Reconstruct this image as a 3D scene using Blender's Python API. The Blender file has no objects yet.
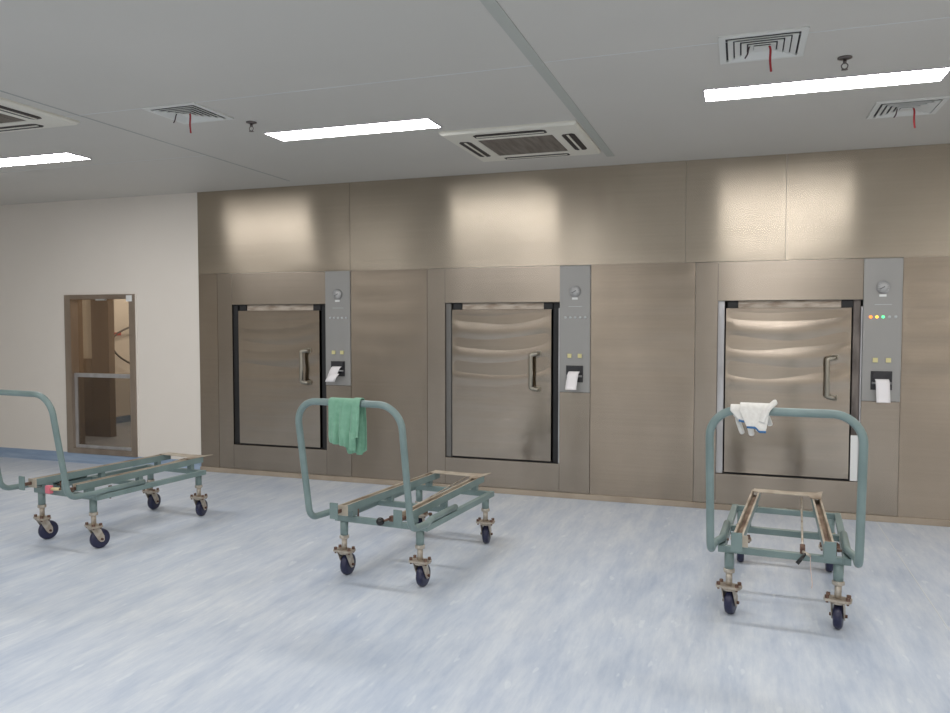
import bpy, bmesh, math, random
from mathutils import Vector, Matrix, noise
PI = math.pi
random.seed(4)
scene = bpy.context.scene
COL = scene.collection
D, H = 6.472, 2.785           # back wall plane, ceiling height

# ------------------------------------------------------------------ helpers
class MB:
    """collects shapes into one mesh"""
    def __init__(self): self.bm = bmesh.new()
    def box(self, lo, hi, bev=0.0, mat=0, M=None):
        c = [(a + b) / 2 for a, b in zip(lo, hi)]; s = [abs(b - a) for a, b in zip(lo, hi)]
        r = bmesh.ops.create_cube(self.bm, size=1.0, matrix=Matrix.Translation(c) @ Matrix.Diagonal((*s, 1)))
        vs = r['verts']
        if bev > 0:
            es = list({e for v in vs for e in v.link_edges})
            q = bmesh.ops.bevel(self.bm, geom=es, offset=min(bev, min(s) * .45), segments=2, profile=.7, affect='EDGES')
            vs = list({v for f in q['faces'] for v in f.verts} | {v for v in vs if v.is_valid})
            # all verts connected
        seen = set(); st = [v for v in vs if v.is_valid][:1]
        while st:
            v = st.pop()
            if v in seen: continue
            seen.add(v); st += [e.other_vert(v) for e in v.link_edges]
        for f in {f for v in seen for f in v.link_faces}: f.material_index = mat
        if M is not None:
            for v in seen: v.co = M @ v.co
        return list(seen)
    def tube(self, pts, r, n=14, mat=0, cap=True):
        pts = [Vector(p) for p in pts]; N = len(pts)
        rr = r if isinstance(r, (list, tuple)) else [r] * N
        T = []
        for i in range(N):
            a = pts[min(i + 1, N - 1)] - pts[max(i - 1, 0)]
            T.append(a.normalized())
        up = Vector((0, 0, 1)) if abs(T[0].z) < .9 else Vector((1, 0, 0))
        u = T[0].cross(up).normalized(); rings = []
        for i in range(N):
            u = (u - T[i] * u.dot(T[i])).normalized(); w = T[i].cross(u)
            rings.append([self.bm.verts.new(pts[i] + (u * math.cos(2 * PI * k / n) + w * math.sin(2 * PI * k / n)) * rr[i]) for k in range(n)])
        for i in range(N - 1):
            for k in range(n):
                f = self.bm.faces.new((rings[i][k], rings[i][(k + 1) % n], rings[i + 1][(k + 1) % n], rings[i + 1][k]))
                f.smooth = True; f.material_index = mat
        if cap:
            for ring in (rings[0][::-1], rings[-1]):
                f = self.bm.faces.new(ring); f.material_index = mat
    def cyl(self, a, b, r, n=20, mat=0): self.tube([a, b], r, n, mat)
    def lathe(self, prof, o=(0, 0, 0), axis='z', n=28, mat=0, smooth=True, M=None):
        """prof: (radius, height) list, closed when it starts and ends on the axis"""
        o = Vector(o); rings = []
        def P(r, h, a):
            c, s = r * math.cos(a), r * math.sin(a)
            p = {'z': Vector((c, s, h)), 'y': Vector((c, h, -s)), 'x': Vector((h, c, s))}[axis] + o
            return M @ p if M is not None else p
        for r, h in prof:
            if r < 1e-6: rings.append([self.bm.verts.new(P(0, h, 0))])
            else: rings.append([self.bm.verts.new(P(r, h, 2 * PI * k / n)) for k in range(n)])
        for A, B in zip(rings, rings[1:]):
            for k in range(n):
                k2 = (k + 1) % n
                vs = [A[0]] if len(A) == 1 else [A[k], A[k2]]
                vs += [B[0]] if len(B) == 1 else [B[k2], B[k]]
                if len(vs) > 2:
                    f = self.bm.faces.new(vs); f.smooth = smooth; f.material_index = mat
    def prism(self, poly, z0, z1, mat=0, M=None):
        n = len(poly)
        f3 = lambda p, z: (M @ Vector((p[0], p[1], z))) if M is not None else Vector((p[0], p[1], z))
        a = [self.bm.verts.new(f3(p, z0)) for p in poly]; b = [self.bm.verts.new(f3(p, z1)) for p in poly]
        fs = [self.bm.faces.new(a[::-1]), self.bm.faces.new(b)]
        for k in range(n): fs.append(self.bm.faces.new((a[k], a[(k + 1) % n], b[(k + 1) % n], b[k])))
        for f in fs: f.material_index = mat
    def frustum_ring(self, w0, z0, w1, z1, t, c):
        """square sloping fin of a ceiling diffuser: outer half width w0 at z0 to w1 at z1"""
        def ring(w, z): return [self.bm.verts.new((c[0] + sx * w, c[1] + sy * w, z)) for sx, sy in ((-1, -1), (1, -1), (1, 1), (-1, 1))]
        R = [ring(w0, z0), ring(w1, z1), ring(w1, z1 + t), ring(w0, z0 + t)]
        for i in range(4):
            A, B = R[i], R[(i + 1) % 4]
            for k in range(4): self.bm.faces.new((A[k], A[(k + 1) % 4], B[(k + 1) % 4], B[k]))
    def build(self, name, mats, parent=None, loc=None):
        bmesh.ops.recalc_face_normals(self.bm, faces=self.bm.faces)
        me = bpy.data.meshes.new(name); self.bm.to_mesh(me); self.bm.free()
        for m in (mats if isinstance(mats, (list, tuple)) else [mats]): me.materials.append(m)
        o = bpy.data.objects.new(name, me); COL.objects.link(o)
        if parent is not None: o.parent = parent
        if loc is not None: o.location = loc
        return o

def fillet(pts, radii, seg=8):
    pts = [Vector(p) for p in pts]; out = [pts[0]]
    for i in range(1, len(pts) - 1):
        p, r = pts[i], radii[i - 1]
        a = (pts[i - 1] - p).normalized(); b = (pts[i + 1] - p).normalized()
        ang = a.angle(b); d = r / math.tan(ang / 2)
        s, e = p + a * d, p + b * d
        c = p + (a + b).normalized() * (r / math.sin(ang / 2))
        va, vb = s - c, e - c; tot = va.angle(vb)
        for k in range(seg + 1):
            t = k / seg
            out.append(c + (va * math.sin((1 - t) * tot) + vb * math.sin(t * tot)) / math.sin(tot))
    out.append(pts[-1]); return out

def thing(name, label, cat, loc=(0, 0, 0), rz=0, group=None):
    o = bpy.data.objects.new(name, None); COL.objects.link(o)
    o.location = loc; o.rotation_euler = (0, 0, rz); o.empty_display_size = .1
    return tag(o, label, cat, group)
def tag(o, label, cat, group=None):
    o['label'] = label; o['category'] = cat
    if group: o['group'] = group
    return o
def struct(o): o['kind'] = 'structure'; return o
def dup(root, loc, rz, label):
    m = {}
    def cp(o, par):
        c = o.copy(); COL.objects.link(c); m[o] = c
        if par is not None: c.parent = par
        for ch in list(o.children): cp(ch, c)
        return c
    r = cp(root, None); r.location = loc; r.rotation_euler = (0, 0, rz); r['label'] = label
    return r, m

# ------------------------------------------------------------------ materials
def mat(name, col, rough=.5, metal=0., spec=.5, coat=0.):
    m = bpy.data.materials.new(name); m.use_nodes = True
    b = m.node_tree.nodes['Principled BSDF']
    b.inputs['Base Color'].default_value = (*col, 1); b.inputs['Roughness'].default_value = rough
    b.inputs['Metallic'].default_value = metal; b.inputs['Specular IOR Level'].default_value = spec
    b.inputs['Coat Weight'].default_value = coat
    return m
def nodes(m): return m.node_tree.nodes, m.node_tree.links, m.node_tree.nodes['Principled BSDF']
def mottled(m, c0, c1, scale=(4, 4, 4), detail=5, lo=.35, hi=.65, rough=None, bump=0, coord='Object'):
    N, L, b = nodes(m)
    tc = N.new('ShaderNodeTexCoord'); mp = N.new('ShaderNodeMapping'); mp.inputs['Scale'].default_value = scale
    nz = N.new('ShaderNodeTexNoise'); nz.inputs['Scale'].default_value = 1; nz.inputs['Detail'].default_value = detail
    cr = N.new('ShaderNodeValToRGB'); e = cr.color_ramp.elements
    e[0].position = lo; e[0].color = (*c0, 1); e[1].position = hi; e[1].color = (*c1, 1)
    L.new(tc.outputs[coord], mp.inputs['Vector']); L.new(mp.outputs['Vector'], nz.inputs['Vector'])
    L.new(nz.outputs['Fac'], cr.inputs['Fac']); L.new(cr.outputs['Color'], b.inputs['Base Color'])
    if rough:
        mr = N.new('ShaderNodeMapRange'); mr.inputs['To Min'].default_value = rough[0]; mr.inputs['To Max'].default_value = rough[1]
        L.new(nz.outputs['Fac'], mr.inputs['Value']); L.new(mr.outputs['Result'], b.inputs['Roughness'])
    if bump:
        bp = N.new('ShaderNodeBump'); bp.inputs['Strength'].default_value = bump; bp.inputs['Distance'].default_value = .01
        L.new(nz.outputs['Fac'], bp.inputs['Height']); L.new(bp.outputs['Normal'], b.inputs['Normal'])
    return m
def emit(name, col, s):
    m = mat(name, col, .4); b = nodes(m)[2]
    b.inputs['Emission Color'].default_value = (*col, 1); b.inputs['Emission Strength'].default_value = s
    return m
def brushed(name, c0, c1, rough, aniso, wave=0., wscale=(1.2, 1.2, 5.)):
    """brushed sheet steel: highlights smear up and down across the brushing"""
    m = mat(name, c0, rough, 1.0); N, L, b = nodes(m)
    tc = N.new('ShaderNodeTexCoord')
    mp = N.new('ShaderNodeMapping'); mp.inputs['Scale'].default_value = (1.1, 1.1, .8)
    nz = N.new('ShaderNodeTexNoise'); nz.inputs['Scale'].default_value = 1.6; nz.inputs['Detail'].default_value = 4
    mp2 = N.new('ShaderNodeMapping'); mp2.inputs['Scale'].default_value = (.8, .8, 60)
    n2 = N.new('ShaderNodeTexNoise'); n2.inputs['Scale'].default_value = 1; n2.inputs['Detail'].default_value = 1
    L.new(tc.outputs['Object'], mp.inputs['Vector']); L.new(mp.outputs['Vector'], nz.inputs['Vector'])
    L.new(tc.outputs['Object'], mp2.inputs['Vector']); L.new(mp2.outputs['Vector'], n2.inputs['Vector'])
    add = N.new('ShaderNodeMath'); add.operation = 'MULTIPLY_ADD'; add.inputs[1].default_value = .3
    L.new(n2.outputs['Fac'], add.inputs[0]); L.new(nz.outputs['Fac'], add.inputs[2])
    cr = N.new('ShaderNodeValToRGB'); e = cr.color_ramp.elements
    e[0].position = .45; e[0].color = (*c0, 1); e[1].position = .85; e[1].color = (*c1, 1)
    L.new(add.outputs[0], cr.inputs['Fac']); L.new(cr.outputs['Color'], b.inputs['Base Color'])
    b.inputs['Anisotropic'].default_value = aniso
    tv = N.new('ShaderNodeCombineXYZ'); tv.inputs[2].default_value = 1
    L.new(tv.outputs[0], b.inputs['Tangent'])
    if wave:
        mw = N.new('ShaderNodeMapping'); mw.inputs['Scale'].default_value = wscale
        nw = N.new('ShaderNodeTexNoise'); nw.inputs['Scale'].default_value = 1; nw.inputs['Detail'].default_value = 1
        bp = N.new('ShaderNodeBump'); bp.inputs['Strength'].default_value = 1; bp.inputs['Distance'].default_value = wave
        L.new(tc.outputs['Object'], mw.inputs['Vector']); L.new(mw.outputs['Vector'], nw.inputs['Vector'])
        L.new(nw.outputs['Fac'], bp.inputs['Height']); L.new(bp.outputs['Normal'], b.inputs['Normal'])
    return m

ST0, ST1 = (.41, .355, .285), (.475, .415, .335)
M = dict(
    fascia=brushed('fascia_steel', ST0, ST1, .23, .90),
    panel=brushed('panel_steel', (.335, .28, .22), (.40, .338, .27), .25, .85),
    face=brushed('sterilizer_steel', (.335, .287, .233), (.40, .347, .287), .25, .85),
    door=brushed('door_steel', (.37, .315, .255), (.43, .375, .31), .17, .8),
    bar=mat('handle_steel', (.36, .335, .28), .38, 1),
    frame_steel=mottled(mat('window_frame_steel', (.38, .31, .25), .38, .85), (.31, .25, .20), (.42, .35, .285), (6, 6, 1)),
    jamb=mottled(mat('jamb_steel', (.5, .5, .5), .45, .7), (.42, .41, .41), (.56, .56, .57), (10, 10, 3)),
    jamb_dark=mottled(mat('stained_jamb', (.16, .14, .13), .5, .4), (.10, .085, .075), (.22, .19, .17), (14, 14, 4)),
    jamb_grey=mat('grey_jamb', (.17, .165, .155), .5, .4),
    black=mat('black_rubber', (.012, .012, .013), .6),
    chamber=mat('dark_chamber', (.03, .03, .03), .7),
    seal=mottled(mat('door_seal', (.42, .35, .28), .6), (.30, .23, .17), (.55, .48, .40), (9, 9, 40)),
    grey_panel=mat('control_panel_grey', (.33, .325, .31), .42, .35),
    bezel=mat('gauge_bezel', (.35, .35, .35), .3, 1),
    dial=mat('gauge_dial', (.46, .46, .45), .35),
    needle=mat('gauge_needle', (.02, .02, .02), .4),
    white_plastic=mat('white_plastic', (.75, .76, .74), .4),
    button=mat('cream_button', (.66, .60, .30), .4),
    led_off=mat('lamp_lens_off', (.52, .54, .55), .3),
    led_orange=emit('lamp_lens_orange', (1., .22, .03), 2.2),
    led_amber=emit('lamp_lens_amber', (1., .5, .06), 2.2),
    led_green=emit('lamp_lens_green', (.12, 1., .35), 1.6),
    printer=mat('printer_black', (.025, .025, .028), .4),
    paper=mat('thermal_paper', (.86, .83, .83), .7),
    wall=mottled(mat('wall_paint', (.8, .76, .7), .55), (.775, .72, .645), (.815, .76, .685), (.7, .7, .7)),
    ceiling=mottled(mat('ceiling_panel', (.6, .6, .6), .5), (.605, .585, .535), (.64, .615, .565), (.6, .6, .6)),
    joint=mat('ceiling_joint', (.40, .405, .39), .6),
    joint_light=mat('ceiling_joint_light', (.70, .71, .70), .6),
    strip=mat('ceiling_strip', (.47, .48, .435), .6),
    tan_trim=mottled(mat('tan_trim', (.3, .25, .19), .45), (.30, .245, .185), (.40, .335, .26), (3, 3, 3)),
    blue_base=mottled(mat('blue_vinyl', (.25, .34, .47), .45), (.22, .305, .44), (.33, .42, .54), (2, 14, 14)),
    white_metal=mat('white_metal', (.72, .72, .68), .4),
    ac_white=mat('ac_plastic', (.78, .75, .655), .4),
    grille=mottled(mat('ac_grille', (.22, .19, .16), .6), (.20, .165, .135), (.30, .26, .215), (30, 3, 3)),
    slot=mat('slot_dark', (.03, .022, .02), .6),
    vent_back=mat('vent_duct', (.05, .045, .05), .7),
    ribbon=mat('red_ribbon', (.35, .02, .025), .6),
    dark_ribbon=mat('dark_ribbon', (.05, .02, .025), .6),
    sprinkler=mat('sprinkler_metal', (.16, .14, .13), .4, .8),
    diffuser=emit('light_diffuser', (1., .985, .985), 27.),
    light_frame=mat('light_frame', (.55, .55, .55), .4),
    teal=mottled(mat('teal_paint', (.15, .27, .26), .36), (.168, .233, .224), (.205, .278, .268), (7, 7, 7), rough=(.28, .45)),
    worn=mottled(mat('worn_steel', (.42, .36, .28), .5, .25), (.31, .24, .175), (.52, .46, .37), (9, 5, 9), 6, .32, .55),
    groove=mottled(mat('rusty_groove', (.22, .14, .1), .7), (.13, .08, .055), (.34, .25, .18), (12, 7, 12)),
    zinc=mottled(mat('zinc_plate', (.45, .41, .34), .42, .45), (.36, .29, .22), (.55, .51, .44), (26, 26, 26)),
    rust=mottled(mat('rusty_bolt', (.16, .09, .065), .6, .4), (.10, .05, .035), (.25, .16, .12), (40, 40, 40)),
    wheel=mat('navy_rubber', (.018, .02, .055), .35),
    hub=mat('wheel_hub', (.25, .2, .16), .5, .5),
    knob=mat('black_knob', (.012, .012, .012), .25),
    pink=mat('pink_grip', (.75, .19, .24), .5),
    cream=mat('cream_sleeve', (.72, .60, .34), .5),
    cord=mat('pink_cord', (.66, .52, .46), .7),
    blue_cuff=mat('blue_elastic', (.04, .15, .34), .7),
    weld=mat('vinyl_weld', (.66, .69, .70), .5),
    hose=mat('grey_hose', (.10, .085, .07), .5),
    red=mat('red_label', (.55, .06, .04), .5),
    brown_steel=mottled(mat('brown_steel', (.2, .15, .11), .45, .5), (.26, .20, .155), (.34, .27, .21), (3, 3, 1)),
)
def cloth_mat(name, c0, c1, s):
    m = mottled(mat(name, c0, .85, spec=.2), c0, c1, (s, s, s), 4)
    nodes(m)[2].inputs['Sheen Weight'].default_value = .25
    return m
M['green_cloth'] = cloth_mat('green_cotton', (.165, .35, .24), (.21, .41, .29), 30)
M['knit'] = cloth_mat('white_knit', (.72, .70, .65), (.80, .785, .735), 60)

def glass(name, tint):
    m = bpy.data.materials.new(name); m.use_nodes = True; N, L = m.node_tree.nodes, m.node_tree.links
    N.clear(); out = N.new('ShaderNodeOutputMaterial'); mix = N.new('ShaderNodeMixShader')
    tr = N.new('ShaderNodeBsdfTransparent'); tr.inputs[0].default_value = (*tint, 1)
    gl = N.new('ShaderNodeBsdfGlossy'); gl.inputs['Roughness'].default_value = .03
    lw = N.new('ShaderNodeLayerWeight'); lw.inputs[0].default_value = .5
    pw = N.new('ShaderNodeMath'); pw.operation = 'POWER'; pw.inputs[1].default_value = 5
    ma = N.new('ShaderNodeMath'); ma.operation = 'MULTIPLY_ADD'; ma.inputs[1].default_value = .95; ma.inputs[2].default_value = .045
    L.new(lw.outputs['Facing'], pw.inputs[0]); L.new(pw.outputs[0], ma.inputs[0]); L.new(ma.outputs[0], mix.inputs[0]); L.new(tr.outputs[0], mix.inputs[1]); L.new(gl.outputs[0], mix.inputs[2])
    L.new(mix.outputs[0], out.inputs[0]); return m
M['glass'] = glass('clear_pane', (.82, .75, .66)); M['glass_dark'] = glass('smoked_pane', (.58, .53, .47))

def floor_mat():
    m = mat('vinyl_floor', (.5, .57, .65), .38, spec=.45); N, L, b = nodes(m)
    tc = N.new('ShaderNodeTexCoord')
    def nz(scale, detail=4, rough=.6):
        mp = N.new('ShaderNodeMapping'); mp.inputs['Scale'].default_value = scale
        n = N.new('ShaderNodeTexNoise'); n.inputs['Scale'].default_value = 1; n.inputs['Detail'].default_value = detail; n.inputs['Roughness'].default_value = rough
        L.new(tc.outputs['Object'], mp.inputs['Vector']); L.new(mp.outputs['Vector'], n.inputs['Vector']); return n.outputs['Fac']
    def ramp(fac, stops):
        cr = N.new('ShaderNodeValToRGB'); e = cr.color_ramp.elements
        while len(e) < len(stops): e.new(.5)
        for q, (p, c) in zip(e, stops): q.position = p; q.color = (*c, 1)
        L.new(fac, cr.inputs['Fac']); return cr.outputs['Color']
    def mix(f, a, bb, mode='MIX'):
        x = N.new('ShaderNodeMix'); x.data_type = 'RGBA'; x.blend_type = mode
        if isinstance(f, float): x.inputs[0].default_value = f
        else: L.new(f, x.inputs[0])
        L.new(a, x.inputs[6]); L.new(bb, x.inputs[7]); return x.outputs[2]
    base = ramp(nz((8, 1.7, 1), 7, .68), [(.34, (.49, .545, .62)), (.52, (.59, .63, .675)), (.68, (.68, .71, .73))])
    fine = ramp(nz((38, 5, 1), 5, .7), [(.36, (.86, .89, .93)), (.6, (1, 1, 1))])
    cloud = ramp(nz((.8, .5, 1), 3), [(.35, (.92, .95, 1.0)), (.65, (1, 1, 1))])
    c = mix(.75, base, fine, 'MULTIPLY'); c = mix(1., c, cloud, 'MULTIPLY')
    spots = ramp(nz((15, 4.5, 1), 2), [(.655, (0, 0, 0)), (.70, (1, 1, 1))])
    white = N.new('ShaderNodeRGB'); white.outputs[0].default_value = (.74, .78, .80, 1)
    sc = N.new('ShaderNodeMath'); sc.operation = 'MULTIPLY'; sc.inputs[1].default_value = .4
    L.new(spots, sc.inputs[0]); c = mix(sc.outputs[0], c, white.outputs[0])
    L.new(c, b.inputs['Base Color']); return m
M['floor'] = floor_mat()

M['diffuser'].cycles.emission_sampling = 'FRONT'
for k in ('led_orange', 'led_amber', 'led_green'): M[k].cycles.emission_sampling = 'NONE'
# ------------------------------------------------------------------ the room
X0, X1, Y0 = -9.3, 4.2, -9.8
AX0, AX1, AY1 = -8.7, -5.3, 11.0           # the room beyond the pass-through window
b = MB(); b.box((X0 - .15, Y0 - .15, -.1), (X1 + .15, D + .15, 0)); struct(b.build('floor', M['floor']))
b = MB(); b.box((X0 - .15, Y0 - .15, H), (X1 + .15, D + .15, H + .12)); ceil = struct(b.build('ceiling', M['ceiling']))
b = MB(); b.box((X0 - .15, Y0 - .15, 0), (X0, D, H)); struct(b.build('wall_left', M['wall']))
b = MB(); b.box((X1, Y0 - .15, 0), (X1 + .15, D, H)); struct(b.build('wall_right', M['wall']))
b = MB(); b.box((X0, Y0 - .15, 0), (X1, Y0, H)); struct(b.build('wall_front', M['wall']))
SX = [-4.905, -2.665, -.35]                # left edges of the three sterilizer fronts
SW = 1.475; ZF = 1.975
WX0, WX1, WZ0, WZ1 = -6.862, -5.925, .092, 1.787
b = MB()
b.box((X0 - .15, D, 0), (WX0, D + .15, H)); b.box((WX0, D, 0), (WX1, D + .15, WZ0)); b.box((WX0, D, WZ1), (WX1, D + .15, H))
b.box((WX1, D, 0), (SX[0], D + .15, H))
for i, x in enumerate(SX):
    b.box((x, D, ZF), (x + SW, D + .15, H))
    b.box((x + SW, D, 0), (SX[i + 1] if i < 2 else X1 + .15, D + .15, H))
    b.box((x, D, 0), (x + SW, D + .15, .04))
wall_back = struct(b.build('wall_back', M['wall']))
F = D - .012                               # front of the steel cladding
def steel(x0, x1, z0, z1, m, name='steel_panel'):
    b = MB(); x0 += .0012; x1 -= .0012; z0 += .001; z1 -= .001
    b.box((x0, F + .0015, z0), (x1, D, z1))
    nx = max(4, int((x1 - x0) / .06)); nz = max(4, int((z1 - z0) / .035)); g = []
    low = z1 < 2.2
    for j in range(nz + 1):
        row = []
        for i in range(nx + 1):
            u, v = i / nx, j / nz; x, z = x0 + (x1 - x0) * u, z0 + (z1 - z0) * v
            edge = min(1, min(u, 1 - u) * (x1 - x0) / .05) * min(1, min(v, 1 - v) * (z1 - z0) / .05)
            y = .0035 * noise.noise(Vector((x * 1.4, z * 1.8, 3.)))
            if low: y += .0016 * math.sin(2 * PI * z / .21 + 2.5 * noise.noise(Vector((x * 1.5, z * .8, 7.)))) * max(0, min(1, (z - .95) / .2)) * (.35 + .65 * max(0, noise.noise(Vector((x * 1.1, 0, 9.))) * 2))
            row.append(b.bm.verts.new((x, F + y * edge, z)))
        g.append(row)
    for j in range(nz):
        for i in range(nx): b.bm.faces.new((g[j][i], g[j][i + 1], g[j + 1][i + 1], g[j + 1][i])).smooth = True
    return b.build(name, m, wall_back)
for x0, x1 in ((-5.126, -3.433), (-3.433, -.432), (-.432, .313), (.313, 1.95), (1.95, X1)): steel(x0, x1, ZF, H, M['fascia'], 'steel_fascia_panel')
for x0, x1 in ((-5.126, SX[0]), (SX[0] + SW, SX[1]), (SX[1] + SW, SX[2]), (SX[2] + SW, 2.35), (2.35, X1)): steel(x0, x1, .03, ZF, M['panel'])
b = MB(); b.box((-5.13, D - .026, 0), (X1, D, .046), .004); struct(b.build('baseboard_steel', M['tan_trim']))
b = MB()                                   # coved vinyl skirting under the white wall
prof = [(0, 0), (-.06, 0), (-.055, .006), (-.03, .018), (-.012, .045), (-.008, .097), (0, .097)]
MM = Matrix(((0, 0, 1, 0), (1, 0, 0, D), (0, 1, 0, 0), (0, 0, 0, 1)))
b.prism(prof, X0, WX0 - .0, M=MM); b.prism([(p[0], min(p[1], .09)) for p in prof], WX0, WX1, M=MM); b.prism(prof, WX1, -5.13, M=MM)
struct(b.build('baseboard_back', M['blue_base']))

# ceiling joints and cover strip
b = MB(); b.box((-1.006, Y0, H - .004), (-.946, 6.10, H)); struct(b.build('trim_1', M['strip']))
b = MB(); b.box((-3.925, Y0, H - .002), (-3.913, 6.22, H)); struct(b.build('trim_2', M['joint']))
b = MB(); b.box((X0, 3.832, H - .0015), (-.98, 3.840, H)); struct(b.build('trim_3', M['joint_light']))
b = MB(); b.box((-.94, 3.806, H - .0015), (X1, 3.812, H)); struct(b.build('trim_4', M['joint_light']))
b = MB(); b.box((X0, 5.06, H - .0015), (-3.93, 5.067, H)); struct(b.build('trim_5', M['joint_light']))
b = MB(); b.box((1.94, Y0, H - .004), (2.0, 6.1, H)); struct(b.build('trim_6', M['strip']))

b = MB(); b.box((.978, -1.0, 0), (.984, 6.44, .0012)); struct(b.build('trim_7', M['weld']))

# ------------------------------------------------------------------ pass-through window and the room behind it
win = struct(MB().build('window_1', M['frame_steel']))
b = MB(); y0, y1 = D - .014, D + .15
b.box((WX0, y0, WZ0), (WX0 + .085, y1, WZ1), .003); b.box((WX1 - .075, y0, WZ0), (WX1, y1, WZ1), .003)
b.box((WX0 + .085, y0, WZ1 - .045), (WX1 - .075, y1, WZ1), .003); b.box((WX0 + .085, y0, WZ0), (WX1 - .075, y1, WZ0 + .055), .003)
win_frame = b.build('window_frame', M['frame_steel'], win)
gx0, gx1 = WX0 + .085, WX1 - .075; ZM = .94
b = MB(); b.box((gx0, D + .085, ZM), (gx1, D + .091, WZ1 - .045)); b.build('upper_pane', M['glass'], win)
b = MB()
b.box((gx0, D + .02, ZM - .03), (gx1, D + .05, ZM + .012), .003); b.box((gx0, D + .02, WZ0 + .055), (gx1, D + .05, WZ0 + .09), .003)
b.box((gx0, D + .02, WZ0 + .09), (gx0 + .035, D + .05, ZM - .03), .003); b.box((gx1 - .03, D + .02, WZ0 + .09), (gx1, D + .05, ZM - .03), .003)
sash = b.build('sliding_sash', M['jamb'], win)
b = MB(); b.box((gx0 + .035, D + .032, WZ0 + .09), (gx1 - .03, D + .038, ZM - .03)); b.build('lower_pane', M['glass_dark'], sash)
b = MB(); b.box((WX1 - .105, y0 - .001, WZ1 - .075), (WX1 - .03, y0 + .004, WZ1 - .012)); o = b.build('label_sticker', M['white_plastic'], win); o['label'] = 'white sticker'
b = MB(); b.box((gx0 + .3, D + .03, WZ1 - .06), (gx0 + .42, D + .06, WZ1 - .045)); b.build('latch', M['white_metal'], win)
b = MB(); b.box((WX1, D - .006, WZ0), (WX1 + .022, D, WZ1 + .02), .002); b.box((WX0 - .005, D - .006, WZ1), (WX1, D, WZ1 + .02), .002); b.build('sealant_bead', M['wall'], win)

b = MB(); b.box((AX0 - .1, D + .15, -.1), (AX1 + .1, AY1 + .1, 0)); struct(b.build('floor_annex', M['floor']))
b = MB(); b.box((AX0 - .1, D + .15, H), (AX1 + .1, AY1 + .1, H + .1)); struct(b.build('ceiling_annex', M['ceiling']))
b = MB(); b.box((AX0 - .1, D + .15, 0), (AX0, AY1, H)); struct(b.build('wall_annex_left', M['wall']))
b = MB(); b.box((AX1, D + .15, 0), (AX1 + .1, AY1, H)); struct(b.build('wall_annex_right', M['wall']))
b = MB(); b.box((AX0, AY1, 0), (AX1, AY1 + .1, H)); struct(b.build('wall_annex_back', M['wall']))
b = MB(); b.box((AX0, 8.04, 0), (AX0 + .012, AY1, .10), .003); struct(b.build('baseboard_annex', M['blue_base']))
b = MB(); b.box((AX0, 8.0, 0), (-8.02, 8.04, H)); struct(b.build('wall_annex_screen', M['wall']))
b = MB(); b.box((-8.02, 7.97, 0), (-7.735, 8.07, H), .004); b.box((-8.5, 7.965, 0), (-8.02, 8.0, 1.02), .004); struct(b.build('column_annex', M['brown_steel']))
t = thing('wall_hose', 'thin dark hose drooping from a wall tap, seen through the window glass', 'hose', (AX0, 9.6, 1.4))
HOSE = [(-8.62, 9.75, 1.46), (-8.63, 9.35, 1.43), (-8.64, 9.02, 1.30), (-8.64, 8.97, 1.14), (-8.64, 9.10, .99), (-8.64, 9.4, .84), (-8.64, 9.75, .70)]
def smooth_path(P, seg=6):
    P = [Vector(p) for p in P]; out = []
    for i in range(len(P) - 1):
        a, p, q, c = P[max(i - 1, 0)], P[i], P[i + 1], P[min(i + 2, len(P) - 1)]
        for k in range(seg):
            u = k / seg
            out.append(.5 * ((2 * p) + (q - a) * u + (2 * a - 5 * p + 4 * q - c) * u * u + (3 * p - a - 3 * q + c) * u ** 3))
    return out + [P[-1]]
o0 = Vector((AX0, 9.6, 1.4))
b = MB(); b.tube([p - o0 for p in smooth_path(HOSE)], .014, 10); b.build('hose', M['hose'], t)
b = MB(); b.cyl(Vector((AX0, 9.75, 1.46)) - o0, Vector((-8.60, 9.75, 1.46)) - o0, .03); b.box(Vector((-8.63, 9.68, 1.45)) - o0, Vector((-8.59, 9.82, 1.49)) - o0, .005); b.build('tap', M['sprinkler'], t)
b = MB(); b.box((AX0, 9.02, 1.30), (AX0 + .006, 9.2, 1.345)); tag(b.build('wall_label', M['red']), 'small red label on the wall behind the hose, beyond the window', 'label')

# ------------------------------------------------------------------ sterilizers
def wavy_door(w, h, t, phase):
    """door skin with the slight oil-canning of thin steel sheet"""
    b = MB(); nx, nz = 22, 64; g = []
    for j in range(nz + 1):
        row = []
        for i in range(nx + 1):
            u, v = i / nx, j / nz
            zz = v * h
            edge = min(1, min(u, 1 - u) / .06) * min(1, min(v, 1 - v) / .04)
            k = (2 * u - 1.0)
            up = max(0, min(1, (v - .46) / .1))
            bow = .05 * k * k + .02 * k
            y = -.0030 * math.sin(2 * PI * (zz - bow) / .215 + phase) * up
            y += .0006 * math.sin(2 * PI * (zz - bow) / .13 + 1.3 * phase) * (1 - up) * .5
            y += .003 * noise.noise(Vector((u * 1.7 + phase, v * 2.1, phase)))
            row.append(b.bm.verts.new((u * w, y * edge, zz)))
        g.append(row)
    for j in range(nz):
        for i in range(nx):
            f = b.bm.faces.new((g[j][i], g[j][i + 1], g[j + 1][i + 1], g[j + 1][i])); f.smooth = True
    b.box((0, .0012, 0), (w, t, h))
    return b
OX0, OX1, OZ0, OZ1 = .172, 1.212, .290, 1.667
DX0, DX1, DZ0, DZ1 = .236, 1.136, .305, 1.607
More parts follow.
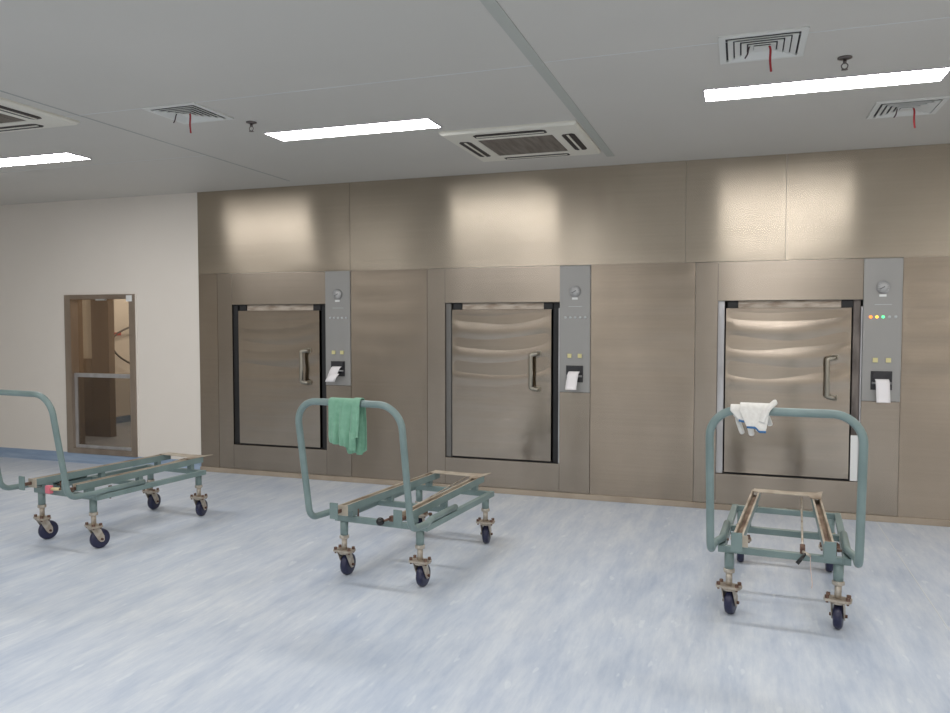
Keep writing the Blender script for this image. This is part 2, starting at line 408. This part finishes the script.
def sterilizer(i, x, label):
    y = F - .002                                       # local y=0 is the front face
    t = thing('sterilizer', label, 'sterilizer', (x, y, 0), 0, 'built-in steam sterilizers')
    d = D - y + .03
    def pl(name, x0, x1, z0, z1):
        b = MB(); b.box((x0 + .0008, 0, z0 + .0008), (x1 - .0008, .02, z1 - .0008), .0016); return b.build(name, M['face'], t)
    pl('side_panel', .002, OX0, .048, ZF - .002); pl('header_panel', OX0, OX1, OZ1, ZF - .002)
    pl('sill_panel', OX0, OX1, .048, OZ0); pl('side_panel', OX1, SW - .002, .048, .905)
    # open recess round the door
    b = MB(); q = .16
    b.box((OX0 - .01, .021, OZ0 - .01), (OX0, q, OZ1 + .01)); b.box((OX1, .021, OZ0 - .01), (OX1 + .01, q, OZ1 + .01))
    b.box((OX0, .021, OZ1), (OX1, q, OZ1 + .01)); b.box((OX0, .021, OZ0 - .01), (OX1, q, OZ0))
    b.box((OX0 - .01, q, OZ0 - .01), (OX1 + .01, q + .01, OZ1 + .01)); b.build('chamber_recess', M['chamber'], t)
    # jambs
    b = MB(); b.box((OX0 + .002, .02, OZ0 + .002), (DX0 - .012, .07, OZ1 - .002), .003)
    b.build('door_jamb', [M['black'], M['jamb_grey'], M['jamb']][i], t)
    b = MB(); b.box((DX1 + .014, .03, OZ0 + .002), (OX1 - .012, .09, OZ1 - .002), .003)
    b.build('door_jamb', [M['black'], M['black'], M['jamb_dark']][i], t)
    b = MB(); b.box((OX1 - .011, .004, OZ0 + .002), (OX1 - .001, .05, OZ1 - .05), .002); b.build('edge_strip', [M['chamber'], M['jamb'], M['jamb']][i], t)
    if i == 2:
        b = MB(); b.box((DX1 + .012, .012, OZ0 + .002), (OX1 - .012, .03, .64), .003); o = b.build('white_seal', M['white_plastic'], t); o['label'] = 'white lower seal'
    b = MB(); b.box((DX0 + .09, .03, DZ1 + .002), (DX1 - .07, .07, OZ1 - .002), .003); b.build('top_seal', M['seal'], t)
    for x0, x1 in ((DX0 + .01, DX0 + .086), (DX1 - .068, DX1 + .01)):
        b = MB(); b.box((x0, .018, DZ1 + .002), (x1, .08, OZ1 - .002), .003); b.build('lock_block', M['black'], t)
    # door
    dr = wavy_door(DX1 - DX0, DZ1 - DZ0, .045, [2.2, .6, .0][i]).build('door', M['door'], t, (DX0, .010, DZ0))
    hx, z0, z1 = .79, .618, .925
    b = MB()
    for z in (z0, z1): b.box((hx - .022, -.012, z - .022), (hx + .022, .0, z + .022), .003)
    P = fillet([(hx, -.006, z1), (hx - .004, -.045, z1), (hx - .055, -.055, z1 - .012), (hx - .055, -.055, z0 + .012), (hx - .004, -.045, z0), (hx, -.006, z0)], [.018, .012, .012, .018], 5)
    b.tube(P, .019, 12); b.build('handle', M['bar'], dr)
    b = MB(); b.box((.0, .02, -.012), (DX1 - DX0, .035, -.002)); b.build('bottom_gasket', M['black'], dr)
    # control panel
    cx = (OX1 + SW) / 2
    b = MB(); b.box((OX1 + .001, -.008, .907), (SW - .003, .02, ZF - .003), .003); cp = b.build('control_panel', M['grey_panel'], t)
    b = MB(); G = (cx, -.008, 1.757)
    b.lathe([(.0, 0), (.047, 0), (.047, -.012), (.043, -.016), (.040, -.012), (.0, -.010)], G, 'y', 32); ga = b.build('pressure_gauge', [M['bezel']], cp)
    b = MB(); b.lathe([(0, -.0125), (.039, -.0125), (.039, -.0115), (0, -.0115)], G, 'y', 32); dl = b.build('gauge_dial', M['dial'], cp)
    b = MB()
    a = math.radians(150); b.box((-.004, -.0005, -.002), (.030, .0005, .002), M=Matrix.Translation((cx, -.0215, 1.757)) @ Matrix.Rotation(a, 4, 'Y'))
    b.box((-.010, -.0005, -.003), (.0, .0005, .003), M=Matrix.Translation((cx, -.0215, 1.757)) @ Matrix.Rotation(a, 4, 'Y'))
    for k in range(11):
        an = math.radians(-45 + k * 27); r0, r1 = .029, .036
        b.box((r0, -.0004, -.0009), (r1, .0004, .0009), M=Matrix.Translation((cx, -.0212, 1.757)) @ Matrix.Rotation(-an, 4, 'Y'))
    b.build('gauge_needle', M['needle'], cp)
    b = MB(); b.box((cx - .026, -.011, 1.687), (cx + .022, -.007, 1.705), .001); b.build('nameplate', M['white_plastic'], cp)
    b = MB(); b.box((cx - .055, -.0088, 1.627), (cx + .06, -.0075, 1.631)); b.build('engraved_line', M['led_off'], cp)
    for k in range(5):
        mm = M['led_off'] if i < 2 else [M['led_orange'], M['led_amber'], M['led_green'], M['led_off'], M['led_off']][k]
        b = MB(); b.lathe([(0, -.008), (.008, -.007), (.0105, -.003), (.0105, 0)], (cx - .0806 + k * .0418, -.008, 1.537), 'y', 14)
        o = b.build('indicator_light', mm, cp)
        if i == 2 and k < 3: o['label'] = ['lit orange indicator', 'lit amber indicator', 'lit green indicator'][k]
    for k in (-1, 1):
        b = MB(); b.box((cx + k * .044 - .017, -.02, 1.198), (cx + k * .044 + .017, -.008, 1.232), .003); b.build('push_button', M['button'], cp)
    # printer
    b = MB(); b.box((cx - .072, -.014, .993), (cx + .072, -.008, 1.133), .002)
    b.box((cx - .060, -.024, 1.075), (cx + .060, -.014, 1.128), .004); pr = b.build('printer', M['printer'], t)
    b = MB(); b.cyl((cx - .062, -.03, 1.045), (cx + .062, -.03, 1.045), .008, 12)
    b.box((cx - .064, -.036, 1.037), (cx - .056, -.013, 1.053)); b.box((cx + .056, -.036, 1.037), (cx + .064, -.013, 1.053)); b.build('roller', M['bezel'], pr)
    # paper strip fed over the roller
    pw = .047; b = MB()
    if i == 0: prof = [(-.020, 1.085, 0), (-.040, 1.078, -.004), (-.052, 1.055, -.014), (-.060, 1.02, -.026), (-.066, .985, -.036), (-.076, .955, -.042), (-.096, .945, -.040), (-.106, .965, -.028), (-.098, .995, -.010), (-.078, 1.02, .004)]
    elif i == 1: prof = [(-.020, 1.085, 0), (-.040, 1.076, -.002), (-.052, 1.055, -.008), (-.060, 1.02, -.012), (-.066, .985, -.016), (-.074, .955, -.018), (-.088, .935, -.016), (-.100, .938, -.010)]
    else: prof = [(-.020, 1.075, 0), (-.038, 1.068, .002), (-.048, 1.05, .004), (-.052, 1.01, .006), (-.054, .965, .008), (-.056, .925, .010), (-.062, .903, .010)]
    P = smooth_path([(p[2], p[0], p[1]) for p in prof], 4); rows = []
    for p in P: rows.append([b.bm.verts.new((cx + p.x + s * pw, p.y - .003 * (1 - s * s), p.z)) for s in (-1, -.5, 0, .5, 1)])
    for A, B in zip(rows, rows[1:]):
        for k in range(4): b.bm.faces.new((A[k], A[k + 1], B[k + 1], B[k])).smooth = True
    o = b.build('paper_strip', M['paper'], pr); sm = o.modifiers.new('thick', 'SOLIDIFY'); sm.thickness = .0008
    return t
sterilizer(0, SX[0], 'built-in steel sterilizer nearest the white wall and pass-through window')
sterilizer(1, SX[1], 'built-in steel sterilizer between the other two, behind the cloth-draped trolley')
sterilizer(2, SX[2], 'built-in steel sterilizer with lit indicator lamps, behind the trolley with gloves')

# ------------------------------------------------------------------ ceiling fittings
def light(x, y, label, group, first=[None]):
    if first[0] is None:
        t = thing('ceiling_light', label, 'ceiling light', (x, y, H), 0, group)
        w, d = .605, .123; b = MB()
        for lo, hi in (((-w, -d), (w, -d + .008)), ((-w, d - .008), (w, d)), ((-w, -d + .008), (-w + .008, d - .008)), ((w - .008, -d + .008), (w, d - .008))):
            b.box((*lo, -.007), (*hi, 0), .001)
        b.build('light_frame', M['light_frame'], t)
        b = MB(); b.box((-w + .008, -d + .008, -.004), (w - .008, d - .008, 0), mat=1)
        b.bm.normal_update()
        for f in b.bm.faces: f.material_index = 1 if f.normal.z < -.5 else 0
        b.build('diffuser', [M['light_frame'], M['diffuser']], t)
        first[0] = t; return t
    t, _ = dup(first[0], (x, y, H), 0, label); t['group'] = group; return t
GL = 'ceiling lights in view'
light(-2.487, 4.71, 'lit rectangular ceiling light beside the square air conditioner at the centre', GL)
light(.385, 4.65, 'lit rectangular ceiling light between two square air vents', GL)
light(-5.455, 4.745, 'lit rectangular ceiling light above the pass-through window, cut by the frame edge', GL)
for y in (2.0, -.6, -3.2, -5.8, -8.4):
    for x in (-5.5, -2.487, .385, 3.2):
        light(x, y, 'lit rectangular ceiling light further back in the room, out of view', 'ceiling lights out of view')
for x in (3.25,): light(x, 4.68, 'lit rectangular ceiling light further back in the room, out of view', 'ceiling lights out of view')
t = light(-7.9, 9.6, 'added unseen ceiling light that brightens the room beyond the pass-through window', 'ceiling lights out of view'); t.rotation_euler.z = PI / 2  # assumed lamp, added out of sight to light the room behind the window
t = light(-6.6, 7.6, 'added unseen ceiling light just behind the pass-through window wall', 'ceiling lights out of view')  # second assumed lamp, added unseen to brighten the near part of that room

def vent(x, y, label, first=[None], rz=0):
    if first[0] is None:
        t = thing('air_vent', label, 'air vent', (x, y, H), rz, 'square ceiling vents with ribbons')
        w = .19; b = MB()
        for lo, hi in (((-w, -w), (w, -w + .03)), ((-w, w - .03), (w, w)), ((-w, -w + .03), (-w + .03, w - .03)), ((w - .03, -w + .03), (w, w - .03))):
            b.box((*lo, -.010), (*hi, 0), .002)
        b.build('vent_frame', M['white_metal'], t)
        b = MB(); b.box((-w + .03, -w + .03, -.0015), (w - .03, w - .03, 0)); b.build('duct_opening', M['vent_back'], t)
        for k in range(4):
            b = MB(); ww = .150 - k * .030
            b.frustum_ring(ww, -.0165, ww - .023, -.008, .005, (0, 0)); b.build('louvre_ring', M['white_metal'], t)
        b = MB(); b.box((-.036, -.036, -.0165), (.036, .036, -.0125), .001); b.build('centre_plate', M['white_metal'], t)
        b = MB(); P = smooth_path([(.030, -.03, -.012), (.036, -.034, -.035), (.035, -.036, -.085), (.040, -.036, -.135)])
        b.tube(P, .0052, 8); o = b.build('ribbon', M['ribbon'], t); o['label'] = 'red ribbon'
        b = MB(); P = smooth_path([(-.055, -.045, -.012), (-.060, -.048, -.03), (-.064, -.05, -.05), (-.075, -.05, -.068)])
        b.tube(P, .0035, 8); o = b.build('ribbon', M['dark_ribbon'], t); o['label'] = 'short dark ribbon'
        first[0] = t; return t
    return dup(first[0], (x, y, H), rz, label)[0]
vent(.073, 3.91, 'white square ceiling vent with red ribbon in front of the lit light')
vent(-3.232, 4.01, 'white square ceiling vent with red ribbons at the sprinkler and middle light')
vent(.918, 5.30, 'white square ceiling vent with red ribbon between light and steel wall')

def air_con(x, y, label, first=[None]):
    if first[0] is None:
        t = thing('air_conditioner', label, 'air conditioner', (x, y, H), 0, 'square ceiling air conditioners')
        w = .47; b = MB()
        prof = [(w, 0), (w, -.012), (w - .015, -.026), (.275, -.034), (.265, -.030), (.265, -.01)]
        rings = [[b.bm.verts.new((sx * r, sy * r, z)) for sx, sy in ((-1, -1), (1, -1), (1, 1), (-1, 1))] for r, z in prof]
        for A, B in zip(rings, rings[1:]):
            for k in range(4): b.bm.faces.new((A[k], A[(k + 1) % 4], B[(k + 1) % 4], B[k]))
        b.bm.faces.new(rings[0]); b.bm.faces.new(rings[-1])
        b.build('housing', M['ac_white'], t)
        b = MB(); b.box((-.262, -.262, -.024), (.262, .262, -.011))
        for k in range(25):
            yy = -.25 + k * .0208; b.box((-.26, yy - .004, -.031), (.26, yy + .004, -.024))
        b.build('intake_grille', M['grille'], t)
        for k in range(4):
            R = Matrix.Rotation(k * PI / 2, 4, 'Z'); b = MB()
            pts = [(-.25, -.395), (-.225, -.41), (.225, -.41), (.25, -.395), (.25, -.335), (.225, -.322), (-.225, -.322), (-.25, -.335)]
            b.prism(pts, -.0325, -.02, M=R); o = b.build('air_slot', M['slot'], t)
            b = MB(); b.box((-.235, -.372, -.037), (.235, -.357, -.0326), .001, M=R); b.build('louvre', M['ac_white'], o)
        first[0] = t; return t
    return dup(first[0], (x, y, H), 0, label)[0]
air_con(-1.485, 5.42, 'square white ceiling air conditioner beside the grey ceiling strip, above the middle sterilizer')
air_con(-4.50, 3.48, 'square white ceiling air conditioner cut off at the edge of the photo')

def sprinkler(x, y, label, first=[None]):
    if first[0] is None:
        t = thing('fire_sprinkler', label, 'sprinkler', (x, y, H), 0, 'ceiling sprinklers')
        b = MB(); b.lathe([(0, 0), (.042, 0), (.042, -.006), (.02, -.014), (0, -.014)]); b.build('escutcheon', M['sprinkler'], t)
        b = MB(); b.cyl((0, 0, -.014), (0, 0, -.035), .011, 12)
        for s in (-1, 1): b.tube(smooth_path([(s * .008, 0, -.033), (s * .018, 0, -.045), (s * .014, 0, -.060), (0, 0, -.068)], 4), .0035, 8)
        b.build('sprinkler_body', M['sprinkler'], t)
        b = MB(); b.lathe([(0, -.068), (.019, -.068), (.020, -.071), (0, -.072)]); b.build('deflector', M['sprinkler'], t)
        t.scale = (.8, .8, .85)
        first[0] = t; return t
    return dup(first[0], (x, y, H), 0, label)[0]
sprinkler(.458, 4.215, 'small dark ceiling sprinkler just in front of the light between two vents')
sprinkler(-3.003, 4.325, 'small dark ceiling sprinkler beside the end of the middle light')

# ------------------------------------------------------------------ trolleys
PX, LY, RX, FZ = .252, .935, .290, .364
HW, HB, HT, ZT, TR = .323, .235, .35, 1.079, .0188
RAILX, RAILB, RT = .203, .172, .446      # rail half spacing near and far, rail top
def trolley():
    t = thing('loading_trolley', 'x', 'trolley', (0, 0, 0), 0, 'teal sterilizer loading trolleys')
    s = .017
    b = MB()
    for sx in (-1, 1): b.box((sx * RX - s, -s, FZ - 2 * s), (sx * RX + s, .96, FZ), .003)
    for y in (0, .43, LY): b.box((-RX + s, y - s, FZ - 2 * s + .0005), (RX - s, y + s, FZ - .0005), .003)
    b.build('base_frame', M['teal'], t)
    for sx in (-1, 1):
        for y in (.43, LY):
            rx = sx * (RAILX + (RAILB - RAILX) * y); b = MB(); b.box((rx - .02, y - .017, FZ), (rx + .02, y + .017, RT - .044), .003); b.build('rail_support', M['teal'], t)
    for sx in (-1, 1):
        b = MB(); b.box((sx * RAILX - .021, -s, FZ), (sx * RAILX + .021, s + .02, RT - .044), .003); b.build('rail_support', M['teal'], t)
        w, wt, zb = .025, .010, RT - .044; b2 = MB()
        pr = [(-w, zb), (w, zb), (w, RT), (w - wt, RT), (w - wt, zb + .010), (-w + wt, zb + .010), (-w + wt, RT), (-w, RT)]
        sh = sx * (RAILB - RAILX)
        MR = Matrix(((1, 0, sh, sx * RAILX), (0, 0, 1, 0), (0, 1, 0, 0), (0, 0, 0, 1)))
        b2.prism(pr, -.10, 1.045, M=MR)
        for f in b2.bm.faces:
            cc = f.calc_center_median(); lx = cc.x - sx * RAILX - sh * cc.y
            if len(f.verts) == 4:
                if cc.z > RT - .0005: f.material_index = 1
                elif abs(lx) < w - wt + .001 and cc.z > zb + .005: f.material_index = 2 if cc.z < zb + .012 else 1
        b2.build('channel_rail', [M['teal'], M['worn'], M['groove']], t)
        c = sx * (RAILX + .004); b2 = MB(); b2.box((c - .026, -.176, .386), (c + .026, -.167, .478), .002); st = b2.build('rail_stop', M['teal'], t)
        b2 = MB(); b2.box((c - .010, -.168, .410), (c + .010, -.098, .430), .002); b2.build('stop_bracket', M['rust'], st)
    b = MB(); b.box((-RAILX - .030, -.108, .392), (-RAILX + .045, -.101, RT + .004), .002); o = b.build('wear_plate', M['worn'], t); o['label'] = 'bare tan metal plate'
    b = MB(); b.prism([(-.19, .97), (.130, .965), (.142, .91), (.198, .91), (.212, 1.13), (.175, 1.075), (.05, 1.055), (-.185, 1.06)], RT + .0005, RT + .005); b.build('end_plate', M['worn'], t)
    # push handle: one bent tube from rail to rail
    zb = FZ + TR
    half = [(RX + .002, .38, zb), (RX + .002, .06, zb), (HW, -.06, zb + .004), (HW, -HB, zb + .012)]
    pts = half + [(HW + .002, -HT, ZT)] + [(-(HW + .002), -HT, ZT)] + [(-p[0], p[1], p[2]) for p in half[::-1]]
    P = fillet(pts, [.1, .1, .075, .13, .13, .075, .1, .1], 9)
    b = MB(); b.tube(P, TR, 18); b.build('push_handle', M['teal'], t)
    # rod and lever
    b = MB(); b.cyl((.09, -.03, .386), (.09, .96, .436), .0055, 10); rod = b.build('release_rod', M['zinc'], t)
    b = MB(); b.box((.078, -.046, .372), (.102, -.018, .402), .003); b.lathe([(0, 0), (.012, 0), (.012, .03), (0, .03)], (.09, .01, .375), 'z', 6); b.build('rod_joint', M['rust'], rod)
    for sx in (-1, 1):
        b = MB(); b.cyl((sx * .245, .14, FZ - .055), (sx * .245, .14, FZ + .025), .006, 8); b.lathe([(0, 0), (.012, 0), (.012, .012), (0, .012)], (sx * .245, .14, FZ + .02), 'z', 6)
        b.box((sx * .245 - .02, .133, FZ - .012), (sx * RX - sx * .016, .147, FZ - .002)); b.build('clamp_bolt', M['rust'], t)
    for sx in (-1, 1):
        for y in (0, LY):
            b = MB(); b.cyl((sx * PX, y, .240), (sx * PX, y, FZ - 2 * s), .0235, 18); b.build('leg', M['teal'], t)
            # caster, origin on the swivel axis
            b = MB(); b.cyl((0, 0, .160), (0, 0, .238), .016, 14)
            b.prism([(-.062, -.018), (-.054, -.036), (-.03, -.038), (.03, -.038), (.054, -.036), (.062, -.018), (.062, .018), (.054, .036), (-.054, .036), (-.062, .018)], .150, .162)
            b.lathe([(0, .136), (.030, .136), (.035, .144), (.030, .150), (0, .150)], n=18)
            for q in (-1, 1):        # fork cheeks, lean back to the axle
                MF = Matrix(((0, 0, 1, 0), (1, 0, 0, 0), (0, 1, 0, 0), (0, 0, 0, 1)))
                b.prism([(-.032, .146), (.026, .146), (.056, .082), (.056, .054), (.048, .046), (.030, .046), (.016, .062)], q * .0285 - .002, q * .0285 + .002, M=MF)
                b.box((q * .0305, -.03, .138), (q * .026, .026, .151))
            ca = b.build('caster', M['zinc'], t, (sx * PX, y, 0))
            b = MB(); b.lathe([(0, .226), (.022, .226), (.029, .230), (.029, .245), (.024, .249), (0, .249)], n=8, smooth=False); b.build('lock_nut', M['zinc'], ca)
            b = MB(); b.lathe([(.012, -.022), (.036, -.0215), (.050, -.021), (.060, -.017), (.065, -.007), (.065, .007), (.060, .017), (.050, .021), (.036, .0215), (.012, .022)], (0, .038, .065), 'x', 36); b.build('wheel', M['wheel'], ca)
            b = MB(); b.cyl((-.024, .038, .065), (.024, .038, .065), .013, 14); b.cyl((-.041, .038, .065), (.041, .038, .065), .0085, 8); b.build('axle', M['rust'], ca)
            for q in (-1, 1):
                for u in (-1, 1):
                    b = MB(); b.lathe([(0, .162), (.010, .162), (.010, .176), (0, .176)], (q * .046, u * .024, 0), n=6, smooth=False); b.cyl((q * .046, u * .024, .140), (q * .046, u * .024, .1625), .006, 8); b.build('bolt', M['rust'], ca)
    return t
HS = (.964, .988, 1.022)                  # the three handles differ a little in height
t0 = trolley()
CART = [((-4.274, 4.010, 0), -.103), ((-1.943, 4.010, 0), -.088), ((.211, 4.098, 0), -.061)]
t0.location, t0.rotation_euler = CART[1][0], (0, 0, CART[1][1])
t0['label'] = 'teal tubular push trolley with a green cloth over its handle'
t1, m1 = dup(t0, *CART[0], 'teal tubular push trolley with a pink-tipped lever, nearest the pass-through window')
t2, m2 = dup(t0, *CART[2], 'teal tubular push trolley with white gloves over its handle')
for t, k in ((t1, HS[0]), (t0, HS[1]), (t2, HS[2])):
    for c in t.children:
        if c.name.startswith('push_handle'): c.scale = (1, 1, k); c.location = (0, 0, (FZ + TR) * (1 - k))
# direction the wheels trail, degrees to the right of straight ahead (near pair, far pair) in the room
for t, nr, fr in ((t1, (19, 20), (-4, -8)), (t0, (4, 4), (-8, -6)), (t2, (16, 12), (-2, 3))):
    cs = [c for c in t.children if c.name.startswith('caster')]
    for c in cs:
        far = c.location.y > .5; rt = c.location.x > 0
        a = (fr if far else nr)[1 if rt else 0]
        c.rotation_euler = (0, 0, -math.radians(a) - t.rotation_euler.z)
def lever(t, kind):
    b = MB()
    if kind == 'ball':
        b.cyl((.088, -.046, .39), (.050, -.060, .375), .007, 10); lv = b.build('lever', M['rust'], t)
        b = MB(); b.lathe([(.0, -.024)] + [(.024 * math.cos(a), .024 * math.sin(a)) for a in [(-80 + 16 * k) * PI / 180 for k in range(11)]] + [(0, .024)], (.032, -.064, .371), n=20); b.build('lever_knob', M['knob'], lv)
    elif kind == 'pink':
        b.cyl((.075, -.046, .392), (-.02, -.054, .386), .007, 10); lv = b.build('lever', M['rust'], t)
        b = MB(); b.cyl((.0, -.053, .387), (-.07, -.058, .383), .011, 12); b.build('lever_sleeve', M['cream'], lv)
        b = MB(); b.box((-.115, -.075, .352), (-.07, -.045, .405), .006); b.build('lever_grip', M['pink'], lv)
    else:
        b.cyl((.09, -.046, .385), (.125, -.065, .372), .007, 10); lv = b.build('lever', M['zinc'], t)
        b = MB(); b.tube([(.105, -.055, .38), (.085, -.066, .355), (.066, -.072, .330)], [.006, .009, .010], 10); b.build('lever_grip', M['knob'], lv)
        b = MB(); b.tube(smooth_path([(.125, -.066, .37), (.127, -.068, .31), (.135, -.066, .24), (.133, -.064, .215)]), .0022, 6); b.build('tie_cord', M['cord'], lv)
lever(t0, 'ball'); lever(t1, 'pink'); lever(t2, 'small')

# ------------------------------------------------------------------ green cloth on the middle trolley
def cart_matrix(i): return Matrix.Translation(CART[i][0]) @ Matrix.Rotation(CART[i][1], 4, 'Z')
def drape(f_hem, b_hem, x0, x1, fold, nu=46, nf=22, r=TR + .004, skew=0., flare=0., y_gap=.0):
    """sheet hung over the handle tube (local: tube axis = x, centre at origin); returns MB"""
    b = MB(); g = []
    for i in range(nu + 1):
        u = i / nu; row = []
        pts = []
        for k in range(nf + 1):             # front, hem up to tube
            v = 1 - k / nf; pts.append((-1, v * f_hem(u), v))
        for k in range(1, 10): pts.append((0, PI * k / 10, 0))
        for k in range(nf + 1):
            v = k / nf; pts.append((1, v * b_hem(u), v))
        for side, a, v in pts:
            xx = x0 + (x1 - x0) * u
            if side == 0:
                p = Vector((xx, -r * math.cos(a), r * math.sin(a)))
            else:
                w = fold(u, v, side)
                p = Vector((xx + flare * (u - .5) * v + (skew * v * side if side < 0 else 0), side * (r + y_gap * v) + w * (1 if v > 0 else 0), -a))
            row.append(b.bm.verts.new(p))
        g.append(row)
    for A, B in zip(g, g[1:]):
        for k in range(len(A) - 1):
            b.bm.faces.new((A[k], A[k + 1], B[k + 1], B[k])).smooth = True
    return b
def shell(bm, th):
    """turns an open sheet into a closed skin of thickness th (grows along its normals, away from the tube)"""
    bmesh.ops.recalc_face_normals(bm, faces=bm.faces); bm.normal_update()
    vs = bm.verts[:]; fs = bm.faces[:]; es = [e for e in bm.edges if len(e.link_faces) == 1]
    ref = min(vs, key=lambda v: -v.co.z); sg = 1 if ref.normal.z > 0 else -1
    nv = {v: bm.verts.new(v.co + v.normal * th * sg) for v in vs}
    pairs = [tuple(e.verts) for e in es]
    for f in fs: bm.faces.new([nv[v] for v in f.verts][::-1])
    for a, c in pairs: bm.faces.new((a, c, nv[c], nv[a]))
def thick(o, th, sub=1):
    if sub: q = o.modifiers.new('smooth', 'SUBSURF'); q.levels = sub; q.render_levels = sub
def fold_g(u, v, side):
    k = v ** .7
    w = .011 * math.sin(u * 17 + 1.0 + v * 1.5) + .006 * math.sin(u * 31 + 2 + 2 * v) + .004 * noise.noise(Vector((u * 6, v * 5, side)))
    pinch = max(0, (v - .78) / .22)
    return side * .012 * k + w * k * (1 - .2 * pinch) + .003 * pinch * math.sin(u * 60) - side * pinch * .010
fh = lambda u: .205 + .035 * min(1, u * 1.3) + .004 * math.sin(u * 9)
bh = lambda u: .20 + .075 * (lambda q: q * q * (3 - 2 * q))(max(0, min(1, (u - .2) / .35))) + .003 * math.sin(u * 14 + 1)
HZ = lambda i: ZT * HS[i] + (FZ + TR) * (1 - HS[i])
Mc = cart_matrix(1) @ Matrix.Translation((0, -HT, HZ(1)))
t = thing('draped_cloth', 'folded green cloth with gathered hem hanging over the trolley handle', 'cloth', Mc.to_translation(), CART[1][1])
b = drape(fh, bh, -.098, .085, fold_g, skew=0, flare=-.02, y_gap=.006)
shell(b.bm, .004); o = b.build('cloth_body', M['green_cloth'], t); thick(o, .004)
b = drape(lambda u: .18 + .006 * math.sin(u * 6), lambda u: .262 + .008 * math.sin(u * 5), .055, .100, lambda u, v, s: s * .010 * v + .005 * math.sin(u * 8 + 3 * v) * v, nu=16, r=TR + .009, y_gap=.004)
shell(b.bm, .004); o = b.build('side_fold', M['green_cloth'], t); thick(o, .004)

# ------------------------------------------------------------------ white gloves on the right trolley
Mg = cart_matrix(2) @ Matrix.Translation((0, -HT, HZ(2)))
def glove(name_label, x0, x1, fhem, fingers, thumb, yr, flare, skew, lift):
    t = thing('knit_glove', name_label, 'glove', Mg.to_translation(), CART[2][1], 'white work gloves on the trolley handle')
    def fold(u, v, s): return s * lift * v + .0012 * math.sin(u * 7 + 1) * v
    b = drape(fhem, lambda u: .034 if yr < .005 else .06, x0, x1, fold, nu=18, nf=10, r=TR + yr, skew=-skew, flare=flare)
    # close the sheet into a solid shell before remeshing
    shell(b.bm, .006)
    for P, rr in fingers: b.tube(smooth_path(P, 5), [rr * q for q in ([1.0] * (5 * (len(P) - 1) - 3) + [.97, .88, .7, .35])], 12)
    if thumb: 
        P, rr = thumb; b.tube(smooth_path(P, 5), [rr * q for q in ([1.1] + [1.0] * (5 * (len(P) - 1) - 4) + [.97, .88, .7, .35])], 12)
    o = b.build('glove_body', M['knit'], t)
    rm = o.modifiers.new('knit_union', 'REMESH'); rm.mode = 'VOXEL'; rm.voxel_size = .0028; rm.use_smooth_shade = True
    sm = o.modifiers.new('soften', 'SMOOTH'); sm.factor = .5; sm.iterations = 4
    # blue cuff hem along the front edge
    b = MB(); n = 14; rows = []
    for i in range(n + 1):
        u = i / n; xx = x0 + (x1 - x0) * u + flare * (u - .5) + skew; yy = -(TR + yr + .002) + fold(u, 1, -1); z = -fhem(u)
        rows.append([b.bm.verts.new((xx, yy + dy, z + dz)) for dy, dz in ((-.0075, -.004), (-.0075, .0055), (.0065, .0055), (.0065, -.004))])
    for A, B in zip(rows, rows[1:]):
        for k in range(4): b.bm.faces.new((A[k], A[(k + 1) % 4], B[(k + 1) % 4], B[k])).smooth = True
    b.bm.faces.new(rows[0]); b.bm.faces.new(rows[-1][::-1])
    o = b.build('cuff', M['blue_cuff'], t); o['label'] = 'blue elastic cuff edge'
    return t
Y = TR + .018
glove('white knit glove at the bend of the trolley handle, cuff hanging short', -.232, -.160, lambda u: .044 + .004 * math.sin(u * 3),
      [([(-.205, Y - .010, -.012), (-.203, Y, -.035), (-.196, Y, -.065), (-.184, Y - .003, -.098), (-.178, Y - .004, -.114)], .012)], None, .003, -.026, .026, .001)
Y = TR + .027
glove('white knit glove on the trolley handle with its thumb sticking up', -.190, -.062, lambda u: .072 + .018 * min(1, max(0, (u - .45) / .2)),
      [([(-.155, Y, -.03), (-.15, Y + .004, -.07), (-.142, Y + .002, -.105), (-.138, Y, -.122)], .0135), ([(-.115, Y, -.03), (-.118, Y + .008, -.06), (-.112, Y + .008, -.088), (-.110, Y + .006, -.10)], .013),
       ([(-.080, Y, -.02), (-.070, Y + .006, -.04), (-.062, Y + .004, -.062), (-.059, Y + .002, -.072)], .012)],
      ([(-.092, -.040, -.045), (-.080, -.040, -.010), (-.064, -.034, .020), (-.042, -.020, .042), (-.032, -.016, .047)], .0130), .0125, -.046, .010, .007)

# ------------------------------------------------------------------ camera, world, view
cam = bpy.data.cameras.new('camera'); co = bpy.data.objects.new('camera', cam); COL.objects.link(co)
cam.sensor_width = 36; cam.lens = 777 / 950 * 36; cam.clip_start = .05
co.location = (0, 0, 1.5); co.rotation_euler = (math.radians(90 - 2.55), 0, math.radians(18.9))
scene.camera = co
w = bpy.data.worlds.new('world'); scene.world = w; w.use_nodes = True
w.node_tree.nodes['Background'].inputs[0].default_value = (.5, .5, .5, 1); w.node_tree.nodes['Background'].inputs[1].default_value = 0.02
vs = scene.view_settings; scene.display_settings.display_device = 'sRGB'
vs.view_transform = 'Standard'; vs.look = 'None'; vs.exposure = 0.0; vs.gamma = 1; vs.use_curve_mapping = False
